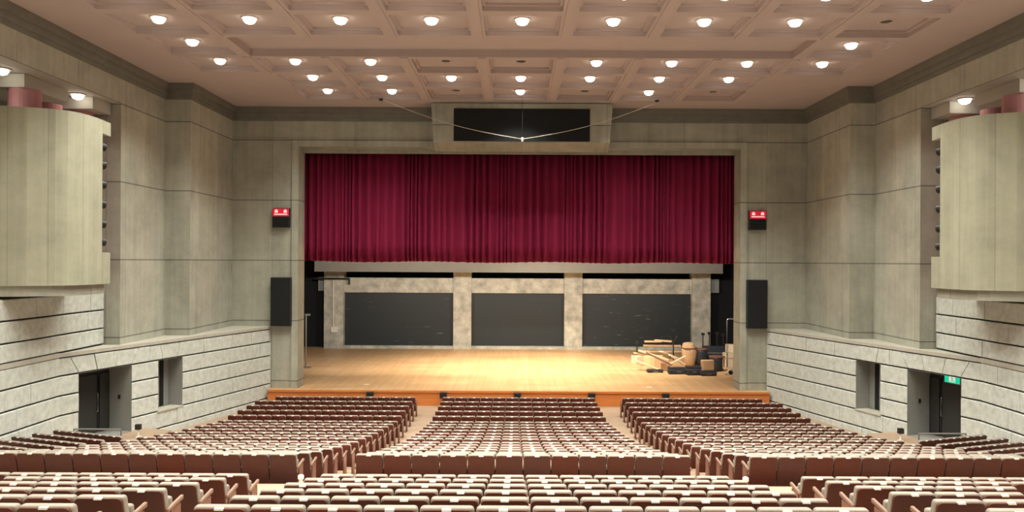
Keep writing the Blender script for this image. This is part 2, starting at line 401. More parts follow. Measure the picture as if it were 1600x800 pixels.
def stone_wall(sg, side):
    rng = random.Random(11 if sg < 0 else 23)
    mb = MB(); HG, VG = 0.036, 0.006
    def course(fn, s0, s1, z0, z1):
        s = s0; 
        while s < s1-0.05:
            L = rng.uniform(1.1, 2.7); e = s+L
            if s1-e < 0.7: e = s1
            block(mb, fn, [(s+VG, z0+HG), (e-VG, z0+HG), (e-VG, z1-HG*0.4), (s+VG, z1-HG*0.4)], sg, rng); s = e
    for z0, z1 in COURSE[:-1]:
        cuts = [(0.0, None)]
        segs = []; s = 0.0
        for (a, b, za, zb) in (DOOR, NICHE):
            if z1 > za+0.05 and z0 < zb-0.05: segs.append((s, a)); s = b
        segs.append((s, SL))
        for a, b in segs: course(wl, a, b, max(z0, -0.5), z1)
    # lintel course with fanned joints over the door and the niche
    z0, z1 = COURSE[-1]
    bot = [0.0, DOOR[0], 1.46, 2.2, DOOR[1], 3.75, 4.40, 5.15, 6.6, 8.3, 9.6, SL]
    top = [0.0, 0.42, 1.33, 2.33, 3.24, 3.75, 4.28, 5.28, 6.6, 8.3, 9.6, SL]
    for i in range(len(bot)-1):
        block(mb, wl, [(bot[i]+0.012, z0+HG), (bot[i+1]-0.012, z0+HG), (top[i+1]-0.012, z1-HG), (top[i]+0.012, z1-HG)], sg, rng)
    # backing behind the joints
    def back(fn, a, b, z0, z1): mb.poly([fn(a, 0, z0, sg), fn(b, 0, z0, sg), fn(b, 0, z1, sg), fn(a, 0, z1, sg)], 1)
    back(wl, 0, SL, 2.73, 3.33); back(wl, 0, DOOR[0], -0.5, 2.73); back(wl, DOOR[1], NICHE[0], -0.5, 2.73); back(wl, NICHE[1], SL, -0.5, 2.73)
    back(wl, NICHE[0], NICHE[1], -0.5, 0.86); back(wl, DOOR[0], DOOR[1], -0.5, DOOR[2])
    # straight part, nearer the camera, and the tall part under the balcony
    for z0, z1 in COURSE: course(wp, 6.0, 24.0, z0, z1)
    for z0, z1 in ((3.47, 4.02), (4.02, 4.65), (4.65, 5.28)): course(wp, 6.0, 26.55, z0, z1)
    back(wp, 6.0, 24.0, -0.5, 3.4); back(wp, 6.0, 26.55, 3.4, 5.3)
    # smooth cap along the top of the low wall, forming the ledge
    ov = 0.09
    a = wl(-0.0, -ov, 0, sg); b = wl(SL, -ov, 0, sg)
    out = [(a[0], a[1]), (b[0], b[1]), (sg*11.2, 34.6), (sg*14.6, 34.6), (sg*14.6, 24.0)]
    mb.prism(out, 3.335, 3.45, 2)
    mb.box(min(sg*(XS-ov), sg*(XS+0.1)), max(sg*(XS-ov), sg*(XS+0.1)), 6.0, 24.0, 3.335, 3.47, 2)
    o = mb.build('wall_'+side+'_stone', [M['stone'], M['mortar'], M['cap']]); struct(o)
    # reveals of the door and niche
    r = MB()
    def quad(pts, mi=0): r.poly([wl(*p, sg) for p in pts], mi)
    for (a, b, za, zb), dep in ((DOOR, 1.0), (NICHE, 0.62)):
        quad([(a, -0.06, za), (a, dep, za), (a, dep, zb), (a, -0.06, zb)]); quad([(b, -0.06, za), (b, dep, za), (b, dep, zb), (b, -0.06, zb)])
        quad([(a, -0.06, zb), (b, -0.06, zb), (b, dep, zb), (a, dep, zb)]); quad([(a, -0.06, za), (b, -0.06, za), (b, dep, za), (a, dep, za)])
        quad([(a, dep, za), (b, dep, za), (b, dep, zb), (a, dep, zb)])
    struct(r.build('trim_1' if sg < 0 else 'trim_2', M['paint_gray']))
    return o
for sg, side in ((-1, 'left'), (1, 'right')): stone_wall(sg, side)

def wbox(mb, s0, s1, n0, n1, z0, z1, sg, mi=0):
    b = [wl(s0, n0, z0, sg), wl(s1, n0, z0, sg), wl(s1, n1, z0, sg), wl(s0, n1, z0, sg)]
    t = [(p[0], p[1], z1) for p in b]; mb.hexa(b, t, mi)

def doors(sg, idx):
    side = 'left' if sg < 0 else 'right'
    m = MB(); wbox(m, DOOR[0]+0.01, DOOR[1]-0.01, 0.93, 0.99, 2.45, 2.72, sg); wbox(m, DOOR[0]+0.01, DOOR[0]+0.08, 0.90, 0.99, DOOR[2], 2.45, sg)
    wbox(m, DOOR[1]-0.06, DOOR[1]-0.01, 0.90, 0.99, DOOR[2], 2.45, sg)
    root = struct(m.build('door_%d' % idx, M['blackm']))
    for s0, s1 in ((DOOR[0]+0.09, 2.36), (2.50, DOOR[1]-0.07)):
        q = MB(); wbox(q, s0, s1, 0.88, 0.93, DOOR[2]+0.02, 2.44, sg); q.build('door_leaf', M['door'], root, bevel=0.008)
    q = MB(); wbox(q, 2.37, 2.49, 0.95, 0.98, DOOR[2]+0.02, 2.44, sg); q.build('door_gap', M['black'], root)  # black strip paints in the dark gap between the leaves
    q = MB(); tube(q, [wl(2.33, 0.84, 1.15, sg), wl(2.33, 0.80, 1.2, sg), wl(2.33, 0.80, 1.75, sg), wl(2.33, 0.84, 1.8, sg)], 0.018); q.build('door_handle', M['chrome'], root)
    q = MB(); wbox(q, 2.91, 2.925, 0.42, 0.52, 1.52, 1.66, sg)
    o = tag(q.build('switch_plate', M['blackm']), 'small dark switch plate on the %s door reveal' % side, 'switch')
    # window niche: a black strip paints in its dark slot
    m = MB(); wbox(m, NICHE[0]+0.0, NICHE[1]-0.01, 0.56, 0.60, 0.88, 2.72, sg)
    root = struct(m.build('window_%d' % idx, M['paint_gray']))
    q = MB(); wbox(q, NICHE[1]-0.50, NICHE[1]-0.30, 0.54, 0.56, 0.9, 2.71, sg); q.build('window_slot', M['black'], root)
    q = MB(); wbox(q, NICHE[0]-0.05, NICHE[1]+0.03, -0.10, 0.5, 0.84, 0.885, sg); q.build('window_sill', M['cap'], root)
    # landing in front of the door
    m = MB(); b = [(sg*12.15, 23.35), (sg*14.38, 23.35), (sg*14.38, 24.0), wl(3.5, -0.08, 0, sg)[:2], wl(3.5, -1.25, 0, sg)[:2]]
    m.prism(b, -0.1, DOOR[2])
    b = [wl(3.5, -1.25, -0.1, sg), wl(4.0, -1.25, -0.1, sg), wl(4.0, -0.08, -0.1, sg), wl(3.5, -0.08, -0.1, sg)]
    m.hexa(b, [(p[0], p[1], 0.21) for p in b])
    struct(m.build('floor_landing_'+side, M['floor']))
    # rail on the landing
    e = empty('handrail', (sg*12.9, 23.45, DOOR[2]), 'low grey handrail on the landing before the %s door' % side, 'handrail')
    q = MB(); tube(q, [(-sg*0.72, 0, 0.80), (sg*0.72, 0, 0.80)], 0.025); q.build('rail', M['steel'], e)
    for x in (-0.72, 0.72):
        q = MB(); tube(q, [(x, 0, 0), (x, 0, 0.80)], 0.022); q.build('post', M['steel'], e)
    # black box on a short post
    base = wl(2.3, -0.95, DOOR[2], sg)
    e = empty('post_speaker', base, 'small black box on a short white post beside the %s door' % side, 'speaker')
    q = MB(); lathe(q, [(0.10, 0), (0.10, 0.02), (0.035, 0.03), (0.035, 0.25)], 12); q.build('post', M['white'], e)
    q = MB(); q.box(-0.09, 0.09, -0.07, 0.07, 0.25, 0.43); q.build('speaker_box', M['blackm'], e, bevel=0.01)
    return root
doors(-1, 1); doors(1, 2)
# green exit sign in the head of the right door
e = empty('exit_sign', wl(1.50, 0.42, 2.55, 1), 'green lit exit sign hung under the head of the right door', 'sign')
o3 = Vector(e.location)
q = MB(); pb = [tuple(Vector(wl(s, n, z, 1))-o3) for s, n, z in ((1.18, 0.40, 2.42), (1.82, 0.40, 2.42), (1.82, 0.48, 2.42), (1.18, 0.48, 2.42))]
q.hexa(pb, [(p[0], p[1], p[2]+0.30) for p in pb]); q.build('sign_box', M['paint_gray'], e)
q = MB(); q.poly([tuple(Vector(wl(s, 0.395, z, 1))-o3) for s, z in ((1.2, 2.44), (1.8, 2.44), (1.8, 2.70), (1.2, 2.70))]); q.build('sign_face', M['greenlit'], e)
q = MB()
def em(s0, z0, s1, z1): q.poly([tuple(Vector(wl(s, 0.39, z, 1))-o3) for s, z in ((s0, z0), (s1, z0), (s1, z1), (s0, z1))])
em(1.38, 2.47, 1.62, 2.67)
q.build('sign_mark', M['whitelit'], e)
q = MB()
def em2(pts): q.poly([tuple(Vector(wl(s, 0.386, z, 1))-o3) for s, z in pts])
em2([(1.47, 2.62), (1.53, 2.62), (1.53, 2.655), (1.47, 2.655)]); em2([(1.45, 2.55), (1.52, 2.56), (1.54, 2.61), (1.46, 2.61)])
em2([(1.41, 2.48), (1.45, 2.48), (1.49, 2.55), (1.45, 2.56)]); em2([(1.51, 2.48), (1.55, 2.48), (1.52, 2.56), (1.48, 2.55)])
q.build('running_figure', M['greenlit'], e)

def concrete_side(sg, side):
    f = MB()
    def wall(x0, y0, x1, y1, z0, z1): f.poly([(sg*x0, y0, z0), (sg*x1, y1, z0), (sg*x1, y1, z1), (sg*x0, y0, z1)])
    wall(XJ, 30.0, XJ, 34.6, 3.4, CEIL+0.3)
    wall(XJ, 30.0, XW, 30.0, 3.4, CEIL+0.3)
    wall(XW, 26.6, XW, 30.0, 3.4, CEIL+0.3)
    wall(XW, 26.6, 17.2, 26.6, 3.4, 11.8)                     # return of the niche
    wall(XW, 6.0, XW, 26.6, 11.8, CEIL+0.3)                   # beam over the niche
    wall(17.2, 6.0, 17.2, 26.6, 5.0, 11.8)                    # back of the niche
    wall(XW, -8.0, XW, 6.0, 0, CEIL+0.3); wall(XW, 6.0, 17.2, 6.0, 0, 11.8)
    f.poly([(sg*XS, 6, 5.3), (sg*17.2, 6, 5.3), (sg*17.2, 26.6, 5.3), (sg*XS, 26.6, 5.3)])
    struct(f.build('wall_'+side, M['conc']))
    c = MB(); c.poly([(sg*XW, 6, 11.8), (sg*17.2, 6, 11.8), (sg*17.2, 26.6, 11.8), (sg*XW, 26.6, 11.8)])
    # cross beams over the columns
    for x0, x1, y0, y1 in ((14.45, 16.4, 22.3, 24.5), (14.2, 16.0, 25.45, 26.58)):
        c.box(min(sg*x0, sg*x1), max(sg*x0, sg*x1), y0, y1, 11.40, 11.79)
    struct(c.build('ceiling_niche_'+side, M['niche_white']))
    # cornice
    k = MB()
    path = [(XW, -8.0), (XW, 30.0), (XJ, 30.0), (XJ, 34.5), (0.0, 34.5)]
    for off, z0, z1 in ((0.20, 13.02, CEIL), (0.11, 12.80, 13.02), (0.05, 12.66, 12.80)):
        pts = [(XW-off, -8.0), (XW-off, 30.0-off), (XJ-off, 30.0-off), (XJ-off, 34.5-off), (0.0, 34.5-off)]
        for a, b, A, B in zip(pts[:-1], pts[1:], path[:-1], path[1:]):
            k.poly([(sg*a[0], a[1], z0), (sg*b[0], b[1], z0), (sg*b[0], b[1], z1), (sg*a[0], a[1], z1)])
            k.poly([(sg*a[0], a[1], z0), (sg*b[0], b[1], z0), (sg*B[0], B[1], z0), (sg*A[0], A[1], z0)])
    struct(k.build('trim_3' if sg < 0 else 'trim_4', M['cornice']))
for sg, side in ((-1, 'left'), (1, 'right')): concrete_side(sg, side)
f = MB(); f.poly([(-17.3, -8, 3), (17.3, -8, 3), (17.3, -8, CEIL+0.3), (-17.3, -8, CEIL+0.3)]); struct(f.build('wall_back', M['conc']))

# ------------------------------------------------------------------ balconies, niche columns and side lights
BAL = [(15.3, 20.95), (14.8, 21.02), (14.36, 21.15), (13.75, 21.33), (13.13, 21.62), (12.90, 21.83), (12.74, 22.15), (12.68, 22.5), (12.67, 22.9), (12.68, 23.25), (12.75, 23.85)]
BZ0, BZ1, BN0, BN1 = 5.66, 10.63, 6.62, 10.22
def balcony(sg, side):
    e = empty('balcony', (sg*14.0, 22.5, BZ0-0.30), 'curved concrete balcony bulging from the %s wall' % side, 'balcony')
    ox, oy, oz = e.location
    def skin(pts, z0, z1, th=0.22, cap=True):
        q = MB(); n = len(pts); inn = []
        for i, p in enumerate(pts):
            a = pts[max(i-1, 0)]; b = pts[min(i+1, n-1)]; d = Vector((b[0]-a[0], b[1]-a[1])).normalized()
            inn.append((p[0]+d.y*th, p[1]-d.x*th))
        def V(p, z): return (sg*p[0]-ox, p[1]-oy, z-oz)
        u = 0.0
        for i in range(n-1):
            L = math.hypot(pts[i+1][0]-pts[i][0], pts[i+1][1]-pts[i][1])
            q.poly([V(pts[i], z0), V(pts[i+1], z0), V(pts[i+1], z1), V(pts[i], z1)], 0, [(u, z0), (u+L, z0), (u+L, z1), (u, z1)]); 
            q.poly([V(inn[i], z0), V(inn[i+1], z0), V(inn[i+1], z1), V(inn[i], z1)], 0, [(u, z0), (u+L, z0), (u+L, z1), (u, z1)])
            for z in (z0, z1): q.poly([V(pts[i], z), V(pts[i+1], z), V(inn[i+1], z), V(inn[i], z)])
            u += L
        for i in (0, n-1): q.poly([V(pts[i], z0), V(inn[i], z0), V(inn[i], z1), V(pts[i], z1)])
        return q
    skin(BAL[:-1], BN0, BN1).build('parapet', M['conc_bal'], e)
    skin(BAL, BZ0, BN0).build('lower_lip', M['conc_bal'], e); skin(BAL, BN1, BZ1).build('upper_lip', M['conc_bal'], e)
    q = MB(); o2 = [(sg*(p[0]+0.12)-ox, p[1]+0.06-oy) for p in BAL[:-1]] + [(sg*12.88-ox, 23.75-oy), (sg*14.45-ox, 24.3-oy), (sg*15.3-ox, 24.3-oy)]
    q.prism(o2, 0.0, 0.32); q.build('soffit_slab', M['conc'], e)
    q = MB(); q.box(min(sg*13.3, sg*14.25)-ox, max(sg*13.3, sg*14.25)-ox, 23.0-oy, 23.1-oy, BZ0-oz+0.02, BN1-oz); q.build('inner_screen', M['black'], e)  # black sheet stands in for the dark interior behind the slot
    # stage lights in the slot
    nm = ('lowest', 'second lowest', 'third lowest', 'third highest', 'second highest', 'topmost')
    for i, z in enumerate((6.95, 7.5, 8.1, 8.7, 9.3, 9.85)):
        t = empty('stage_spotlight', (sg*12.86, 23.34, z), 'black spotlight, %s in the slot of the %s balcony' % (nm[i], side), 'spotlight', 'spotlights in the balcony slots', rz=-sg*R(-32))
        q = MB(); tube(q, [(0, -0.16, 0), (0, 0.02, 0), (0, 0.03, 0), (0, 0.20, -0.02)], [0.09, 0.10, 0.115, 0.125], 14); q.build('lamp_body', M['blackm'], t)
        q = MB(); tube(q, [(0, 0.20, -0.02), (0, 0.215, -0.02)], 0.10, 14); q.build('lens', M['steel'], t)
        q = MB(); q.box(-0.14, 0.14, -0.02, 0.02, 0.13, 0.15); q.box(-0.14, -0.125, -0.02, 0.02, -0.02, 0.14); q.box(0.125, 0.14, -0.02, 0.02, -0.02, 0.14); q.build('yoke', M['blackm'], t)
    # the pipe that carries them
    q = MB(); tube(q, [(sg*13.05, 23.28, BZ0+0.02), (sg*13.05, 23.28, BN1)], 0.03); tag(q.build('light_pipe', M['blackm']), 'black upright pipe carrying the spotlights of the %s balcony' % side, 'pipe')
    for i, (x, y) in enumerate(((14.72, 22.75), (15.35, 24.85), (15.0, 26.05))):
        which = ('nearest', 'middle', 'farthest')[i]
        q = MB(); lathe(q, [(0.44, 0), (0.44, 6.08 if i else 5.71)], 28)
        tag(q.build('column', M['pink'], loc=(sg*x, y, 5.32 if i else 5.69)), 'round pink column, %s of three behind the %s balcony' % (which, side), 'column', 'pink columns behind the balconies')
for sg, side in ((-1, 'left'), (1, 'right')): balcony(sg, side)

# ------------------------------------------------------------------ proscenium wall, stage house
OX, OZ, PY, PB = 9.90, 11.5, 34.5, 35.4
f = MB()
def front(x0, x1, z0, z1, y=PY): f.poly([(x0, y, z0), (x1, y, z0), (x1, y, z1), (x0, y, z1)])
front(-XJ, -OX, 0, CEIL+0.3); front(OX, XJ, 0, CEIL+0.3); front(-OX, OX, OZ, CEIL+0.3)
for sg in (-1, 1):
    f.poly([(sg*OX, PY, STAGE-0.3), (sg*OX, PB, STAGE-0.3), (sg*OX, PB, OZ), (sg*OX, PY, OZ)])
f.poly([(-OX, PY, OZ), (OX, PY, OZ), (OX, PB, OZ), (-OX, PB, OZ)])
struct(f.build('wall_proscenium', M['conc_pro']))
f = MB()
for sg in (-1, 1): f.box(min(sg*OX, sg*(OX+0.30)), max(sg*OX, sg*(OX+0.30)), PY-0.10, PY+0.02, STAGE, OZ+0.3)
f.box(-OX, OX, PY-0.10, PY+0.02, OZ, OZ+0.30); f.box(-OX+0.01, OX-0.01, PB-0.25, PB+0.05, OZ-0.16, OZ+0.01)
struct(f.build('trim_5', M['conc_pro']))
f = MB(); f.box(-XJ, XJ, PY-0.05, PY+0.02, 11.8, 11.88); struct(f.build('trim_6', M['conc_pro']))
# stage
e = empty('stage', (0, 34.0, 0), 'raised wooden stage with an orange-brown front behind the seats', 'stage')
q = MB(); q.prism([(-11.12, 0), (11.12, 0), (11.12, 0.49), (OX-0.01, 0.49), (OX-0.01, 1.42), (15.4, 1.42), (15.4, 16.95), (-15.4, 16.95), (-15.4, 1.42), (-OX+0.01, 1.42), (-OX+0.01, 0.49), (-11.12, 0.49)], STAGE-0.06, STAGE); q.build('stage_floor', M['boards'], e)
q = MB(); q.box(-11.12, 11.12, 0.02, 0.10, -0.02, STAGE-0.061); q.box(-11.12, 11.12, -0.03, 0.02, STAGE-0.09, STAGE-0.005); q.build('stage_front', M['fascia'], e)
# side and back of the stage house
f = MB(); YB = 51.0
f.poly([(-16, YB, 0), (16, YB, 0), (16, YB, 16), (-16, YB, 16)])
for x in (-15.5, 15.5): f.poly([(x, PB, 0), (x, YB, 0), (x, YB, 16), (x, PB, 16)])
for sg in (-1, 1): f.poly([(sg*OX, PB, 0), (sg*15.5, PB, 0), (sg*15.5, PB, 16), (sg*OX, PB, 16)])
f.poly([(-OX, PB, OZ), (OX, PB, OZ), (OX, PB, 16), (-OX, PB, 16)])
f.poly([(-16, PB, 16), (16, PB, 16), (16, YB, 16), (-16, YB, 16)])
struct(f.build('wall_stage_house', M['black']))
f = MB()
COLS = [(-12.62, -11.35), (-4.2, -3.03), (3.03, 4.2), (11.35, 12.55)]
for x0, x1 in COLS: f.box(x0, x1, 50.0, 50.9, STAGE-0.02, 6.9)
for (a, b), (c, d) in zip(COLS[:-1], COLS[1:]):
    f.box(b, c, 50.18, 50.9, 4.32, 5.29); f.box(b, c, 50.10, 50.9, STAGE-0.02, 0.86)
struct(f.build('wall_stage_back', M['conc_stage']))
for i, ((a, b), (c, d)) in enumerate(zip(COLS[:-1], COLS[1:])):
    q = MB(); n = 16; z0, z1 = 0.86, 4.32
    for k in range(n):
        za, zb = z0+(z1-z0)*k/n, z0+(z1-z0)*(k+1)/n
        q.box(b+0.002, c-0.002, 50.42+(0.012 if k % 2 else 0), 50.5, za, zb)
    nm = ('left', 'middle', 'right')[i]
    extra = ('', '', ', pale scuffs on it')[i]
    tag(q.build('shutter', shutter_mat('black_shutter_'+nm, (0.0, -0.02, 0.03)[i], 3.1*i+1)), 'black slatted shutter in the %s bay of the stage back wall%s' % (nm, extra), 'shutter', 'shutters at the back of the stage')
q = MB(); q.box(-12.44, 12.5, 46.9, 47.25, 5.72, 6.9); q.box(-12.44, 12.5, 46.86, 46.9, 5.72, 5.80)
tag(q.build('border_panel', M['border']), 'long grey border panel hanging across the stage below the curtain', 'panel')
# curtain
def curtain():
    q = MB(); n = 900; x0, x1 = -10.3, 10.3; zs = [12.3, 9.5, 7.2, 6.36]
    rng = random.Random(5); xs = []; ph = 0
    cols = []
    for i in range(n+1):
        x = x0+(x1-x0)*i/n
        ph += (x1-x0)/n*2*math.pi/(0.33+0.10*math.sin(x*1.7)+0.09*math.sin(x*4.3+1))
        fold = 0.5+0.5*math.sin(ph); fold = fold**0.7
        amp = 0.23+0.07*math.sin(x*2.3)+0.05*math.sin(x*7.1)
        col = []
        for k, z in enumerate(zs):
            a = amp*(0.85+0.15*k/3)
            sway = 0.02*math.sin(ph*0.5+k)
            zz = z + (0.012*math.sin(ph) + 0.025*math.sin(x*1.1) if k == 3 else 0)
            col.append((x+sway, 35.98 - a*fold, zz))
        cols.append(col)
    for i in range(n):
        for k in range(3): q.poly([cols[i][k+1], cols[i+1][k+1], cols[i+1][k], cols[i][k]])
    o = q.build('stage_curtain', M['curtain'], smooth=True)
    sol = o.modifiers.new('thick', 'SOLIDIFY'); sol.thickness = 0.012
    tag(o, 'raised crimson pleated curtain filling the upper half of the stage opening', 'curtain')
curtain()

# ------------------------------------------------------------------ things on the proscenium
e = empty('speaker_housing', (0.08, 34.45, 11.3), 'concrete box with a wide black grille above the stage opening', 'speaker')
q = MB(); HX = 3.93
b = [(-HX+0.12, -1.25, 0.26), (HX-0.12, -1.25, 0.26), (HX-0.05, 0.0, 0.02), (-HX+0.05, 0.0, 0.02)]
t = [(-HX, -1.25, 1.94), (HX, -1.25, 1.94), (HX, 0.0, 1.94), (-HX, 0.0, 1.94)]
q.hexa(b, t); q.build('casing', M['conc_pro'], e)
q = MB(); q.box(-2.94, 2.94, -1.30, -1.24, 0.30, 1.70); q.build('grille', M['grille'], e)
for sg, side in ((-1, 'left'), (1, 'right')):
    e = empty('wall_speaker', (sg*10.62, PY-0.02, 3.47), 'tall black speaker on the wall %s of the stage' % side, 'speaker', 'wall speakers beside the stage')
    q = MB(); q.box(-0.45, 0.45, -0.30, 0.0, 0.0, 2.17); q.build('cabinet', M['blackm'], e, bevel=0.02)
    q = MB(); q.box(-0.41, 0.41, -0.33, -0.30, 0.04, 2.13); q.build('grille', M['grille'], e, bevel=0.01)
    e = empty('wall_sign', (sg*10.66, PY-0.02, 7.87), 'red lit wall sign over a black box, %s of the stage' % side, 'sign', 'red signs beside the stage')
    q = MB(); q.box(-0.38, 0.38, -0.16, 0.0, 0.0, 0.86); q.build('sign_box', M['blackm'], e, bevel=0.012)
    q = MB(); q.box(-0.36, 0.36, -0.175, -0.158, 0.50, 0.84); q.build('red_panel', M['redlit'], e)
    q = MB()
    for cx in (-0.2, 0.2):
        q.prism([(cx-0.07, -0.183), (cx+0.07, -0.183), (cx+0.07, -0.176), (cx-0.07, -0.176)], 0.66, 0.76)
        q.box(cx-0.035, cx+0.035, -0.183, -0.176, 0.765, 0.80)
    q.box(-0.29, 0.29, -0.183, -0.176, 0.565, 0.61)
    q.build('sign_marks', M['whitelit'], e)
    q = MB()
    for k in range(3): q.box(-0.34, 0.34, -0.18, -0.16, 0.06+0.14*k, 0.16+0.14*k)
    q.build('lower_slats', M['grille'], e)
for i, x in enumerate((-6.56, -3.32, -0.05, 3.23, 6.5)):
    nm = ('leftmost', 'second', 'middle', 'fourth', 'rightmost')[i]
    q = MB(); q.box(-0.15, 0.15, -0.17, 0.0, 0.0, 0.25)
    e = empty('stage_front_speaker', (x, 33.97, 0.36), 'small black box on the stage front, %s of five%s' % (nm, '' if i in (0, 2, 4) else ' from the left'), 'speaker', 'small black boxes along the stage front')
    q.build('cabinet', M['blackm'], e, bevel=0.012)
    q = MB(); q.box(-0.12, 0.12, -0.185, -0.17, 0.03, 0.22); q.build('grille', M['grille'], e)
# suspended microphone
e = empty('hanging_microphone', (0.1, 32.35, 11.56), 'pale microphone slung on two cables before the black speaker grille', 'microphone')
for sx in (-6.0, 5.9):
    q = MB(); P = []
    for i in range(17):
        t = i/16; P.append((sx*t, 0.25*t, 1.70*t - 0.22*math.sin(math.pi*t)*1.0))
    tube(q, P, 0.015, 6); q.build('cable', M['cable'], e)
q = MB(); tube(q, [(0, 0, 0.0), (0, 0.0, 1.70)], 0.006, 6); q.build('drop_wire', M['blackm'], e)
q = MB(); lathe(q, [(0.0, -0.12), (0.05, -0.10), (0.06, 0.0), (0.05, 0.06), (0.0, 0.08)], 12); q.build('microphone', M['white'], e)
for i, (x, sd) in enumerate(((-5.9, 'left'), (5.8, 'right'))):
    q = MB(); lathe(q, [(0.07, 0.0), (0.09, 0.05), (0.09, 0.08)], 12)
    tag(q.build('ceiling_hook', M['blackm'], loc=(x, 32.55, CEIL-0.08)), 'small black ceiling fitting where the %s microphone cable ends' % sd, 'fitting')

# ------------------------------------------------------------------ ceiling downlights
def lamp_meshes():
    q = MB(); lathe(q, [(0.24, 0.0), (0.24, -0.02), (0.20, -0.03), (0.18, 0.0)], 20); ring = q.build('lamp_ring', M['trimring'])
    q = MB(); lathe(q, [(0.185, -0.01), (0.18, -0.08), (0.135, -0.145), (0.06, -0.175), (0.0, -0.18)], 18); bulb = q.build('bulb', M['bulb'], smooth=True)  # bulb shaped wide and deep to stand in for the lamp's glow
    q = MB(); lathe(q, [(0.15, -0.01), (0.13, -0.03), (0.0, -0.035)], 18); dead = q.build('bulb', M['unlit'])
    ms = [o.data for o in (ring, bulb, dead)]
    for o in (ring, bulb, dead): bpy.data.objects.remove(o)
    return ms
RING, BULB, DEAD = lamp_meshes()
ORD = ['first', 'second', 'third', 'fourth', 'fifth', 'sixth', 'seventh', 'eighth', 'ninth', 'tenth', 'eleventh', 'twelfth']
def lamp(loc, lit, label, light=True, power=LAMP_W, group='ceiling downlights'):
    e = empty('ceiling_lamp', loc, label, 'ceiling lamp', group)
    for nm, me in (('lamp_ring', RING), ('bulb', BULB if lit else DEAD)):
        o = bpy.data.objects.new(nm, me); C.objects.link(o); o.parent = e
    if lit and light:
        spot('lamp_light', (loc[0], loc[1], loc[2]-0.23), (loc[0], loc[1], 0), power, 116, 0.6, 0.15, parent=e)
    return e
SPOT_OUT = []
dead = {(0, -1), (0, 1), (0, 3), (2, -1), (2, 0), (4, 4), (5, 0)}
rown = ['nearest the stage', 'second from the stage', 'just stage-side of the trough', 'level with the trough', 'just before the trough', 'nearest the camera']
for j in range(6):
    ks = list(range(-3, 4)) if j < 2 else ([-4, 4] if j == 3 else list(range(-4, 5)))
    for i, k in enumerate(ks):
        lit = (j, k) not in dead
        if j == 3: lab = 'lit ceiling downlight at the %s end of the long ceiling trough' % ('left' if k < 0 else 'right')
        else: lab = '%s round ceiling downlight, %s from left in the row %s' % ('lit' if lit else 'unlit dark', ORD[i], rown[j])
        lamp((k*CPX, YR[j], CEIL+0.20), lit, lab)
# the rows over the seats behind the camera's upper edge: only their light reaches the picture
for j in range(6, len(YR)):
    for k in range(-4, 5):
        if (j+k) % 2 == 0: spot('house_downlight', (k*CPX, YR[j], CEIL-0.05), (k*CPX, YR[j], 0), LAMP_W*1.8, 116, 0.6, 0.15)
for sg, side in ((-1, 'left'), (1, 'right')):
    lamp((sg*14.47, 25.05, 11.79), True, 'lit downlight under the niche ceiling between the beams behind the %s balcony' % side, power=26, group='niche downlights')
    lamp((sg*14.75, 21.75, 11.79), True, 'lit downlight at the outer edge of the photo above the %s balcony' % side, power=26, group='niche downlights')

# ------------------------------------------------------------------ seats
def rbox(x0, x1, y0, y1, z0, z1, bev, seg, shear=0.0, zs=0.0, name='p', m=None, tz=0.0):
    q = MB(); q.box(x0, x1, y0, y1, z0, z1); o = q.build(name, m, bevel=bev, seg=seg, smooth=False)
    for v in o.data.vertices: v.co.y += (zs-v.co.z)*shear
    me = o.data; bpy.data.objects.remove(o)
    if bev:
        for p in me.polygons: p.use_smooth = True
    return me
TILT = 0.24
W2 = PITCH/2-0.010
def seat_meshes(seg):
    P = {}
    P['backrest'] = rbox(-W2, W2, 0.0, 0.115, 0.44, 0.838, 0.036, seg, TILT, 0.80, 'backrest', M['fabric'])
    q = MB(); w = W2-0.004; rc = 0.05; zt = 0.822
    prof = [(-w, 0.24), (w, 0.24)] + [(w-rc+rc*math.sin(a*math.pi/8), zt-rc+rc*math.cos(a*math.pi/8)) for a in (4, 3, 2, 1, 0)] + [(-w+rc-rc*math.sin(a*math.pi/8), zt-rc+rc*math.cos(a*math.pi/8)) for a in (0, 1, 2, 3, 4)]
    A = [(x, -0.026, z) for x, z in prof]; B = [(x, 0.006, z) for x, z in prof]
    q.poly(A); q.poly(list(reversed(B)))
    for k in range(len(prof)): q.poly([A[k], A[(k+1) % len(prof)], B[(k+1) % len(prof)], B[k]])
    o = q.build('back_panel', M['shell'])
    for v in o.data.vertices: v.co.y += (0.80-v.co.z)*TILT
    P['back_panel'] = o.data; bpy.data.objects.remove(o)
    P['seat'] = rbox(-W2+0.03, W2-0.03, 0.24, 0.34, 0.27, 0.68, 0.035, max(1, seg-1), 0.12, 0.5, 'seat', M['fabric'])
    P['number_tag'] = rbox(-0.044, 0.044, -0.030, -0.014, 0.81, 0.834, 0.003, 1, -0.95, 0.82, 'number_tag', M['tag'])
    q = MB(); xa = -PITCH/2
    q.hexa([(xa-0.022, 0.06, 0.545), (xa+0.022, 0.06, 0.545), (xa+0.022, 0.47, 0.585), (xa-0.022, 0.47, 0.585)],
           [(xa-0.022, 0.06, 0.59), (xa+0.022, 0.06, 0.59), (xa+0.022, 0.47, 0.64), (xa-0.022, 0.47, 0.64)])
    o = q.build('armrest', M['arm'], bevel=0.008, seg=1); P['armrest'] = o.data; bpy.data.objects.remove(o)
    q = MB(); q.prism([(xa-0.016, 0.14), (xa+0.016, 0.14), (xa+0.016, 0.40), (xa-0.016, 0.40)], 0.0, 0.56)
    q.box(xa-0.02, xa+0.02, 0.08, 0.46, 0.0, 0.03)
    o = q.build('leg', M['side']); P['leg'] = o.data; bpy.data.objects.remove(o)
    return P
HI = seat_meshes(3); LO = seat_meshes(1)
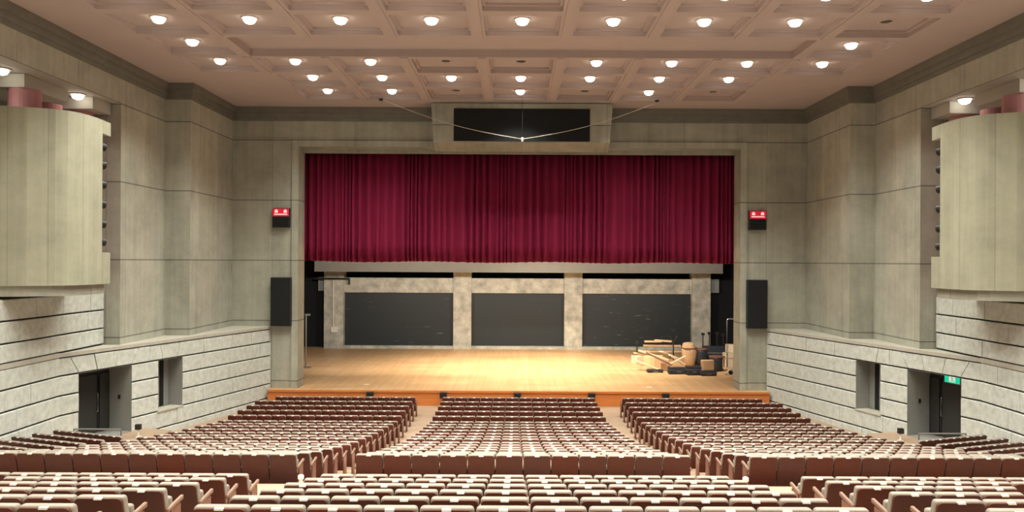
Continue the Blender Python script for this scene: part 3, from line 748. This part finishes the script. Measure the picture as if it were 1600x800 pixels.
# the number tag lies on the rounded rear top edge of the backrest
SEATS = []   # (x, y, z, rz, end_right, label, group)
rowback = ['last row'] + ['%s row from the back' % o for o in ORD[1:]]
def nth(i): return ORD[i] if i < 12 else str(i+1)
for r, (y, z) in enumerate(REAR):
    rw = ('front row', 'second row', 'third row', 'fourth row', 'fifth row', 'sixth row')[r]
    for i in range(12):
        SEATS.append((-CX+PITCH*(i+0.5), y, z, 0, i == 11, 'red-brown theatre seat, %s from left end, %s of the rear centre block' % (nth(i), rw), 'seats of the rear centre block'))
        for sg, sd in ((-1, 'left'), (1, 'right')):
            SEATS.append((sg*(SX0+PITCH*(i+0.5)), y, z, 0, (i == 0 and sg < 0) or (i == 11 and sg > 0), 'red-brown theatre seat, %s from the aisle, %s of the rear %s block' % (nth(i), rw, sd), 'seats of the rear %s block' % sd))
for r, (y, z) in enumerate(ROWS):
    rb = 18-r; rw = rowback[rb] if rb < 12 else 'row %d' % (r+1)
    for i in range(12):
        SEATS.append((-CX+PITCH*(i+0.5), y, z, 0, i == 11, 'red-brown theatre seat, %s from left end, %s, front centre block' % (nth(i), rw), 'seats of the front centre block'))
        if r == 0 and i == 11: continue
        for sg, sd in ((-1, 'left'), (1, 'right')):
            SEATS.append((sg*(SX0+PITCH*(i+0.5)), y, z, 0, (i == 0 and sg < 0) or (i == 11 and sg > 0), 'red-brown theatre seat, %s from the aisle, %s, front %s block' % (nth(i), rw, sd), 'seats of the front %s block' % sd))
# slanted side blocks by the doors
SIDE_ROWS = [(22.05, 1.30), (21.05, 1.43), (20.15, 1.55), (19.25, 1.68), (18.34, 1.82), (17.4, 2.0)]
ANG = R(19)
sf = {-1: MB(), 1: MB()}
for r, (y, zt) in enumerate(SIDE_ROWS):
    z = zt-0.82
    for sg, sd in ((-1, 'left'), (1, 'right')):
        ca, sa = math.cos(ANG), math.sin(ANG)
        def loc(i, dy=0.0): s_ = PITCH*(i+0.5); return (sg*(11.45+ca*s_ + sa*dy*-1), y+sa*s_+ca*dy)
        for i in range(5):
            x_, y_ = loc(i)
            SEATS.append((x_, y_, z, -sg*-ANG, (i == 0 and sg < 0) or (i == 4 and sg > 0), 'red-brown seat, %s from the aisle, %s slanted row by the %s door' % (nth(i), ORD[r], sd), 'seats of the slanted block by the %s door' % sd))
        a, b, c, d = loc(-0.6, -0.15), loc(4.8, -0.15), loc(4.8, 0.85), loc(-0.6, 0.85)
        sf[sg].prism([a, b, c, d], -0.2, z)
for sg, sd in ((-1, 'left'), (1, 'right')): struct(sf[sg].build('floor_side_'+sd, M['floor']))

def in_view(x, y, z):
    px = 805.6+1200*(x+0.16)/y; py = 408-1200*(z+0.78-EYE)/y
    return -20 < px < 1620 and py < 806
vis = [s for s in SEATS if in_view(s[0], s[1], s[2])]
def size_key(s):
    k = s[1]
    if s[3] != 0: k -= 6.0                    # the slanted rows show their whole backs
    return k
vis.sort(key=size_key)
near, far = vis[:300], vis[300:]
def place(s):
    x, y, z, rz, end, label, grp = s
    e = empty('theatre_seat', (x, y, z), label, 'seat', grp, rz)
    P = HI if y < 16 else LO
    for nm in ('backrest', 'back_panel', 'seat', 'number_tag', 'armrest', 'leg'):
        o = bpy.data.objects.new(nm, P[nm]); C.objects.link(o); o.parent = e
    if end:
        for nm in ('armrest', 'leg'):
            o = bpy.data.objects.new(nm, P[nm]); C.objects.link(o); o.parent = e; o.location = (PITCH, 0, 0)
for s in near: place(s)
def far_seats(far):
    V, F, MI = [], [], []
    mats = [M['fabric'], M['shell'], M['arm'], M['side'], M['tag']]
    mid = {'backrest': 0, 'back_panel': 1, 'seat': 0, 'number_tag': 4, 'armrest': 2, 'leg': 3}
    arr = {k: ([v.co.copy() for v in me.vertices], [list(p.vertices) for p in me.polygons]) for k, me in LO.items()}
    for x, y, z, rz, end, lab, grp in far:
        mt = Matrix.Translation((x, y, z)) @ Matrix.Rotation(rz, 4, 'Z')
        todo = [(k, 0) for k in arr] + ([('armrest', PITCH), ('leg', PITCH)] if end else [])
        for k, dx in todo:
            vs, fs = arr[k]; n = len(V)
            V += [tuple(mt @ (v+Vector((dx, 0, 0)))) for v in vs]; F += [[n+i for i in f] for f in fs]; MI += [mid[k]]*len(fs)
    me = bpy.data.meshes.new('theatre_seats'); me.from_pydata(V, [], F)
    for m_ in mats: me.materials.append(m_)
    me.polygons.foreach_set('material_index', MI); me.polygons.foreach_set('use_smooth', [True]*len(F)); me.update()
    o = bpy.data.objects.new('theatre_seats', me); C.objects.link(o)
    tag(o, 'distant rows of red-brown theatre seats running up to the stage', 'seats', kind='stuff')
far_seats(far)

# white posts along the aisles
for (x, y, z), lab in (((-4.03, 13.92, CROSS), 'short white post at the cross aisle, back of the left aisle'), ((4.03, 13.92, CROSS), 'short white post at the cross aisle, back of the right aisle'),
                       ((-3.98, 23.6, 0.36), 'short white post halfway down the left aisle'), ((3.98, 23.6, 0.36), 'short white post halfway down the right aisle')):
    q = MB(); lathe(q, [(0.07, 0), (0.07, 0.02), (0.04, 0.04), (0.035, 0.14), (0.055, 0.16), (0.055, 0.21), (0.03, 0.23), (0, 0.235)], 14)
    tag(q.build('aisle_post', M['white'], loc=(x, y, z)), lab, 'post', 'white aisle posts')

# ------------------------------------------------------------------ things on the stage
def spx(px, d): return (px-805.6)/1200*d-0.16
def on_stage(px, ybase): d = 1200*(EYE-STAGE)/(ybase-409.2); return spx(px, d), d
# pipes and boxes in the wings
q = MB(); X, Y = 11.62, 42.0
tube(q, [(X-0.2, Y, STAGE), (X-0.2, Y, 3.25), (X-0.15, Y, 3.32), (X+0.28, Y, 3.32), (X+0.33, Y, 3.25), (X+0.33, Y, STAGE)], 0.035)
tag(q.build('pipe_rack', M['steel']), 'tall grey pipe frame standing in the right wing of the stage', 'rack')
q = MB(); X = -11.33; Y = 41.0
tube(q, [(X, Y, STAGE), (X, Y, 3.5)], 0.035); q.box(X-0.25, X+0.25, Y-0.2, Y+0.2, STAGE, STAGE+0.04); q.box(X-0.05, X+0.22, Y-0.04, Y+0.04, 3.45, 3.55)
tag(q.build('pole_stand', M['steel']), 'grey pole stand at the edge of the left wing', 'stand')
for x, sd in ((-12.88, 'left'), (12.98, 'right')):
    q = MB(); q.box(x-0.26, x+0.26, 50.55, 50.95, 4.4, 5.3); q.box(x-0.22, x+0.22, 50.53, 50.56, 4.45, 5.25)
    tag(q.build('wall_cabinet', M['paint_gray']), 'grey wall cabinet beside the %s end column at the stage back' % sd, 'cabinet', 'grey wall cabinets')
q = MB(); tube(q, [(-12.0, 49.94, 5.1), (-12.0, 49.94, 2.1)], 0.03); q.box(-12.14, -11.7, 49.9, 49.99, 1.72, 2.08)
tag(q.build('electrical_box', M['white']), 'pale box and conduit on the left end column of the stage back', 'electrical box')
q = MB(); tube(q, [(-13.2, 49.8, 5.22), (-10.9, 49.8, 5.22)], 0.06); tube(q, [(-10.95, 49.8, 5.25), (-10.95, 49.8, 4.85)], 0.07)
tag(q.build('pipe', M['blackm']), 'black horizontal pipe across the left end column at the stage back', 'pipe')

def plank(px, yb, L, wd, th, rz, lift, pitch, label, m='palewood'):
    x, y = on_stage(px, yb); q = MB(); q.box(-L/2, L/2, -wd/2, wd/2, 0, th)
    q2 = q.build('timber_plank', M[m], bevel=0.01, seg=1); q2.location = (x, y, STAGE+lift); q2.rotation_euler = (0, R(pitch), R(rz))
    tag(q2, label, 'plank', 'timber in the stage pile')
def crate(px, yb, sx, sy, sz, rz, lift, label, m='tan', nm='cardboard_box', cat='box'):
    x, y = on_stage(px, yb); e = empty(nm, (x, y, STAGE+lift), label, cat, None, R(rz))
    q = MB(); q.box(-sx/2, sx/2, -sy/2, sy/2, 0, sz); q.build('box_body', M[m], e, bevel=0.012, seg=1)
    q = MB(); q.box(-sx/2-0.006, sx/2+0.006, -0.04, 0.04, sz-0.12, sz+0.006); q.build('tape', M['cream'] if m != 'cream' else M['tan'], e)
    return e
def case(px, yb, sx, sy, sz, rz, lift, label):
    x, y = on_stage(px, yb); e = empty('equipment_case', (x, y, STAGE+lift), label, 'case', 'black cases in the stage pile', R(rz))
    q = MB(); q.box(-sx/2, sx/2, -sy/2, sy/2, 0.04, sz); q.build('case_body', M['navy'], e, bevel=0.02)
    q = MB(); q.box(-sx/2-0.008, sx/2+0.008, -sy/2-0.008, sy/2+0.008, sz*0.62, sz*0.66); q.build('rim', M['steel'], e)
    q = MB(); tube(q, [(-0.1, -sy/2, sz*0.4), (-0.1, -sy/2-0.05, sz*0.42), (0.1, -sy/2-0.05, sz*0.42), (0.1, -sy/2, sz*0.4)], 0.012, 6); q.build('handle', M['steel'], e)
    for a in (-1, 1):
        for b in (-1, 1):
            q = MB(); lathe(q, [(0.03, 0), (0.03, 0.05)], 8, (a*(sx/2-0.06), b*(sy/2-0.06), 0)); q.build('foot', M['blackm'], e)
def stand(px, yb, h, label, fork=False):
    x, y = on_stage(px, yb); e = empty('equipment_stand', (x, y, STAGE), label, 'stand', 'black stands in the stage pile')
    q = MB(); tube(q, [(0, 0, 0.05), (0, 0, h)], 0.035, 8); q.build('pole', M['blackm'], e)
    for k in range(3):
        a = 2*math.pi*k/3+0.4; q = MB(); tube(q, [(0, 0, 0.35), (0.32*math.cos(a), 0.32*math.sin(a), 0.015)], 0.02, 6); q.build('leg', M['blackm'], e)
    if fork:
        q = MB(); tube(q, [(-0.22, 0, h+0.28), (-0.05, 0, h), (0.05, 0, h), (0.22, 0, h+0.28)], 0.035, 8); q.build('fork', M['blackm'], e)
    else:
        q = MB(); q.box(-0.09, 0.09, -0.07, 0.07, h, h+0.14); q.build('head', M['blackm'], e, bevel=0.01)
def lumpy(name, px, yb, r, h, label, cat, m, band=True):
    x, y = on_stage(px, yb); e = empty(name, (x, y, STAGE), label, cat)
    q = MB(); n = 18; prof = [(0.62, 0), (0.80, 0.06), (0.92, 0.3), (1.0, 0.55), (0.95, 0.72), (0.85, 0.78), (0.80, 0.86), (0.74, 0.93), (0.55, 0.97), (0.0, 0.99)]
    rg = random.Random(len(label))
    rings = [[(r*pr*(1+0.11*math.sin(3*2*math.pi*k/n+z*5))*math.cos(2*math.pi*k/n), r*pr*(1+0.11*math.cos(4*2*math.pi*k/n+z*7))*math.sin(2*math.pi*k/n), h*z) for k in range(n)] for pr, z in prof]
    for i in range(len(rings)-1):
        for k in range(n): q.poly([rings[i][k], rings[i][(k+1) % n], rings[i+1][(k+1) % n], rings[i+1][k]])
    q.build('bundle_body', M[m], e, smooth=True)
    if band:
        q = MB(); rr = r*0.93
        for i in range(20):
            a, b = 2*math.pi*i/20, 2*math.pi*(i+1)/20
            q.hexa([(rr*math.cos(a), rr*math.sin(a), h*0.72), (rr*math.cos(b), rr*math.sin(b), h*0.72), ((rr+.05)*math.cos(b), (rr+.05)*math.sin(b), h*0.72), ((rr+.05)*math.cos(a), (rr+.05)*math.sin(a), h*0.72)],
                   [(rr*math.cos(a), rr*math.sin(a), h*0.77), (rr*math.cos(b), rr*math.sin(b), h*0.77), ((rr+.05)*math.cos(b), (rr+.05)*math.sin(b), h*0.77), ((rr+.05)*math.cos(a), (rr+.05)*math.sin(a), h*0.77)])
        q.build('strap', M['side'], e)
# pale timber heap at the left of the pile
def drum(px, yb, r, h, label):
    x, y = on_stage(px, yb); e = empty('drum', (x, y, STAGE), label, 'drum', 'dark drums in the stage pile')
    q = MB(); lathe(q, [(r*0.75, 0.05), (r*0.95, h*0.3), (r, h*0.8), (r, h-0.03)], 20); q.build('shell', M['navy'], e, smooth=True)
    q = MB(); lathe(q, [(r+0.02, h-0.06), (r+0.02, h), (r-0.04, h+0.01), (0, h+0.01)], 20); q.build('drum_head', M['side'], e)
    for k in range(3):
        a = 2*math.pi*k/3+0.3; q = MB(); tube(q, [(r*0.9*math.cos(a), r*0.9*math.sin(a), h*0.5), (r*1.0*math.cos(a), r*1.0*math.sin(a), 0.01)], 0.02, 6); q.build('leg', M['blackm'], e)
crate(1000, 567, 0.75, 0.55, 0.40, 24, 0, 'cream crate at the far left end of the stage pile', 'cream', 'wooden_crate', 'crate')
crate(1014, 571, 0.62, 0.5, 0.52, -22, 0, 'pale wooden crate second from the left of the stage pile', 'palewood', 'wooden_crate', 'crate')
crate(1029, 573, 0.62, 0.5, 0.60, 12, 0, 'pale wooden crate third from the left, under slanting planks', 'palewood', 'wooden_crate', 'crate')
plank(1002, 571, 1.0, 0.26, 0.07, 40, 0.55, 16, 'short pale plank slanting over the leftmost cream crate')
plank(1010, 580, 1.5, 0.22, 0.07, -38, 0.30, 14, 'pale plank leaning outward at the front left of the stage pile')
plank(1022, 578, 1.7, 0.30, 0.07, -24, 0.74, 15, 'broad pale plank lying askew over the third crate of the stage pile')
plank(1030, 580, 1.5, 0.12, 0.07, -16, 0.62, 24, 'dark thin bar slanting across the front of the timber heap', 'side')
plank(1021, 562, 1.0, 0.2, 0.10, 4, 1.02, 0, 'topmost pale plank at the back left of the timber heap')
plank(1037, 562, 1.0, 0.2, 0.10, -6, 1.06, 3, 'topmost pale plank at the back right of the timber heap')
plank(1035, 561, 2.2, 0.2, 0.10, -3, 0.74, 0, 'pale plank behind the crates at mid height')
plank(1033, 561, 2.4, 0.22, 0.10, 2, 0.40, 0, 'pale plank behind the crates near the stage floor')
plank(1047, 573, 1.3, 0.34, 0.06, 30, 0.62, 20, 'cream board tilted up in the middle of the stage pile', 'cream')
plank(1058, 579, 1.1, 0.12, 0.08, 20, 0.55, 30, 'white bar of a crossed pair, sloping down to the right', 'cream')
plank(1058, 581, 1.1, 0.12, 0.08, -20, 0.55, -30, 'white bar of a crossed pair, sloping up to the right', 'cream')
crate(1041, 579, 0.5, 0.4, 0.42, -10, 0, 'small tan box at the front of the pile, left of the low black case', 'tan')
case(1024, 582, 0.85, 0.3, 0.16, 3, 0, 'flat black case at the front left of the stage pile')  # low dark block added for the shadow gap beneath the planks
stand(996, 562, 0.95, 'short black stand rising behind the left end of the timber heap')
stand(1053, 563, 1.15, 'fork-topped black stand behind the timber heap', True)
lumpy('wrapped_bundle', 1077, 571, 0.42, 1.32, 'tall tan strapped bundle standing in the middle of the pile', 'bundle', 'tan', True)
case(1060, 584, 1.0, 0.4, 0.34, 4, 0, 'low black case in front of the crossed white bars')
drum(1096, 571, 0.34, 0.95, 'dark drum right behind the tall tan bundle')
case(1084, 585.5, 0.72, 0.4, 0.45, 8, 0, 'black case at the front of the pile, left of the tan box')
drum(1121, 579, 0.40, 0.78, 'dark drum right of the tan box on the stage')
case(1117, 568, 1.3, 0.5, 1.0, -2, 0, 'wide black case behind the dark drum on the stage')
case(1107, 586.5, 0.8, 0.4, 0.25, 2, 0, 'flat black case under the tan box')
crate(1106, 586, 0.58, 0.36, 0.5, 8, 0.27, 'tan cardboard box resting on the flat black case')
for i, (px, yb, h) in enumerate(((1099, 562, 1.45), (1109, 562, 1.5), (1121, 562, 1.5), (1131, 562, 1.42))):
    stand(px, yb, h, 'black stand, %s in the row of four behind the cases' % ('leftmost', 'second from left', 'third from left', 'rightmost')[i])
crate(1141, 572, 0.62, 0.6, 0.75, 4, 0, 'cream box at the right end of the pile, lower of two', 'cream')
crate(1142, 572, 0.5, 0.5, 0.45, -8, 0.77, 'cream box at the right end of the pile, upper of two', 'cream')
for px, yb, lab in ((574, 603, 'pale tape mark on the stage floor near its left front edge'), (1015, 605, 'pale tape mark on the stage floor near its right front edge')):
    x, y = on_stage(px, yb); q = MB(); q.box(x-0.12, x+0.12, y-0.12, y+0.12, STAGE+0.001, STAGE+0.005)
    tag(q.build('tape_mark', M['cream']), lab, 'tape')
x, y = on_stage(1141, 586); e = empty('trolley', (x, y, STAGE), 'small tan trolley with a round wheel at the right end of the pile', 'trolley')
q = MB(); q.box(-0.28, 0.28, -0.1, 0.3, 0.30, 0.36); q.box(-0.28, -0.24, 0.26, 0.3, 0.3, 0.85); q.box(0.24, 0.28, 0.26, 0.3, 0.3, 0.85); q.box(-0.28, 0.28, 0.26, 0.3, 0.8, 0.86); q.build('trolley_frame', M['palewood'], e)
q = MB(); N_ = 20
for i in range(N_):
    a, b = 2*math.pi*i/N_, 2*math.pi*(i+1)/N_
    def pt(r, t, yy): return (r*math.cos(t), yy, 0.17+r*math.sin(t))
    q.hexa([pt(0.12, a, -0.2), pt(0.17, a, -0.2), pt(0.17, a, -0.12), pt(0.12, a, -0.12)], [pt(0.12, b, -0.2), pt(0.17, b, -0.2), pt(0.17, b, -0.12), pt(0.12, b, -0.12)])
q.build('wheel', M['cream'], e)
q = MB(); tube(q, [(0, -0.2, 0.17), (0, -0.08, 0.17)], 0.11, 14); q.build('hub', M['blackm'], e)
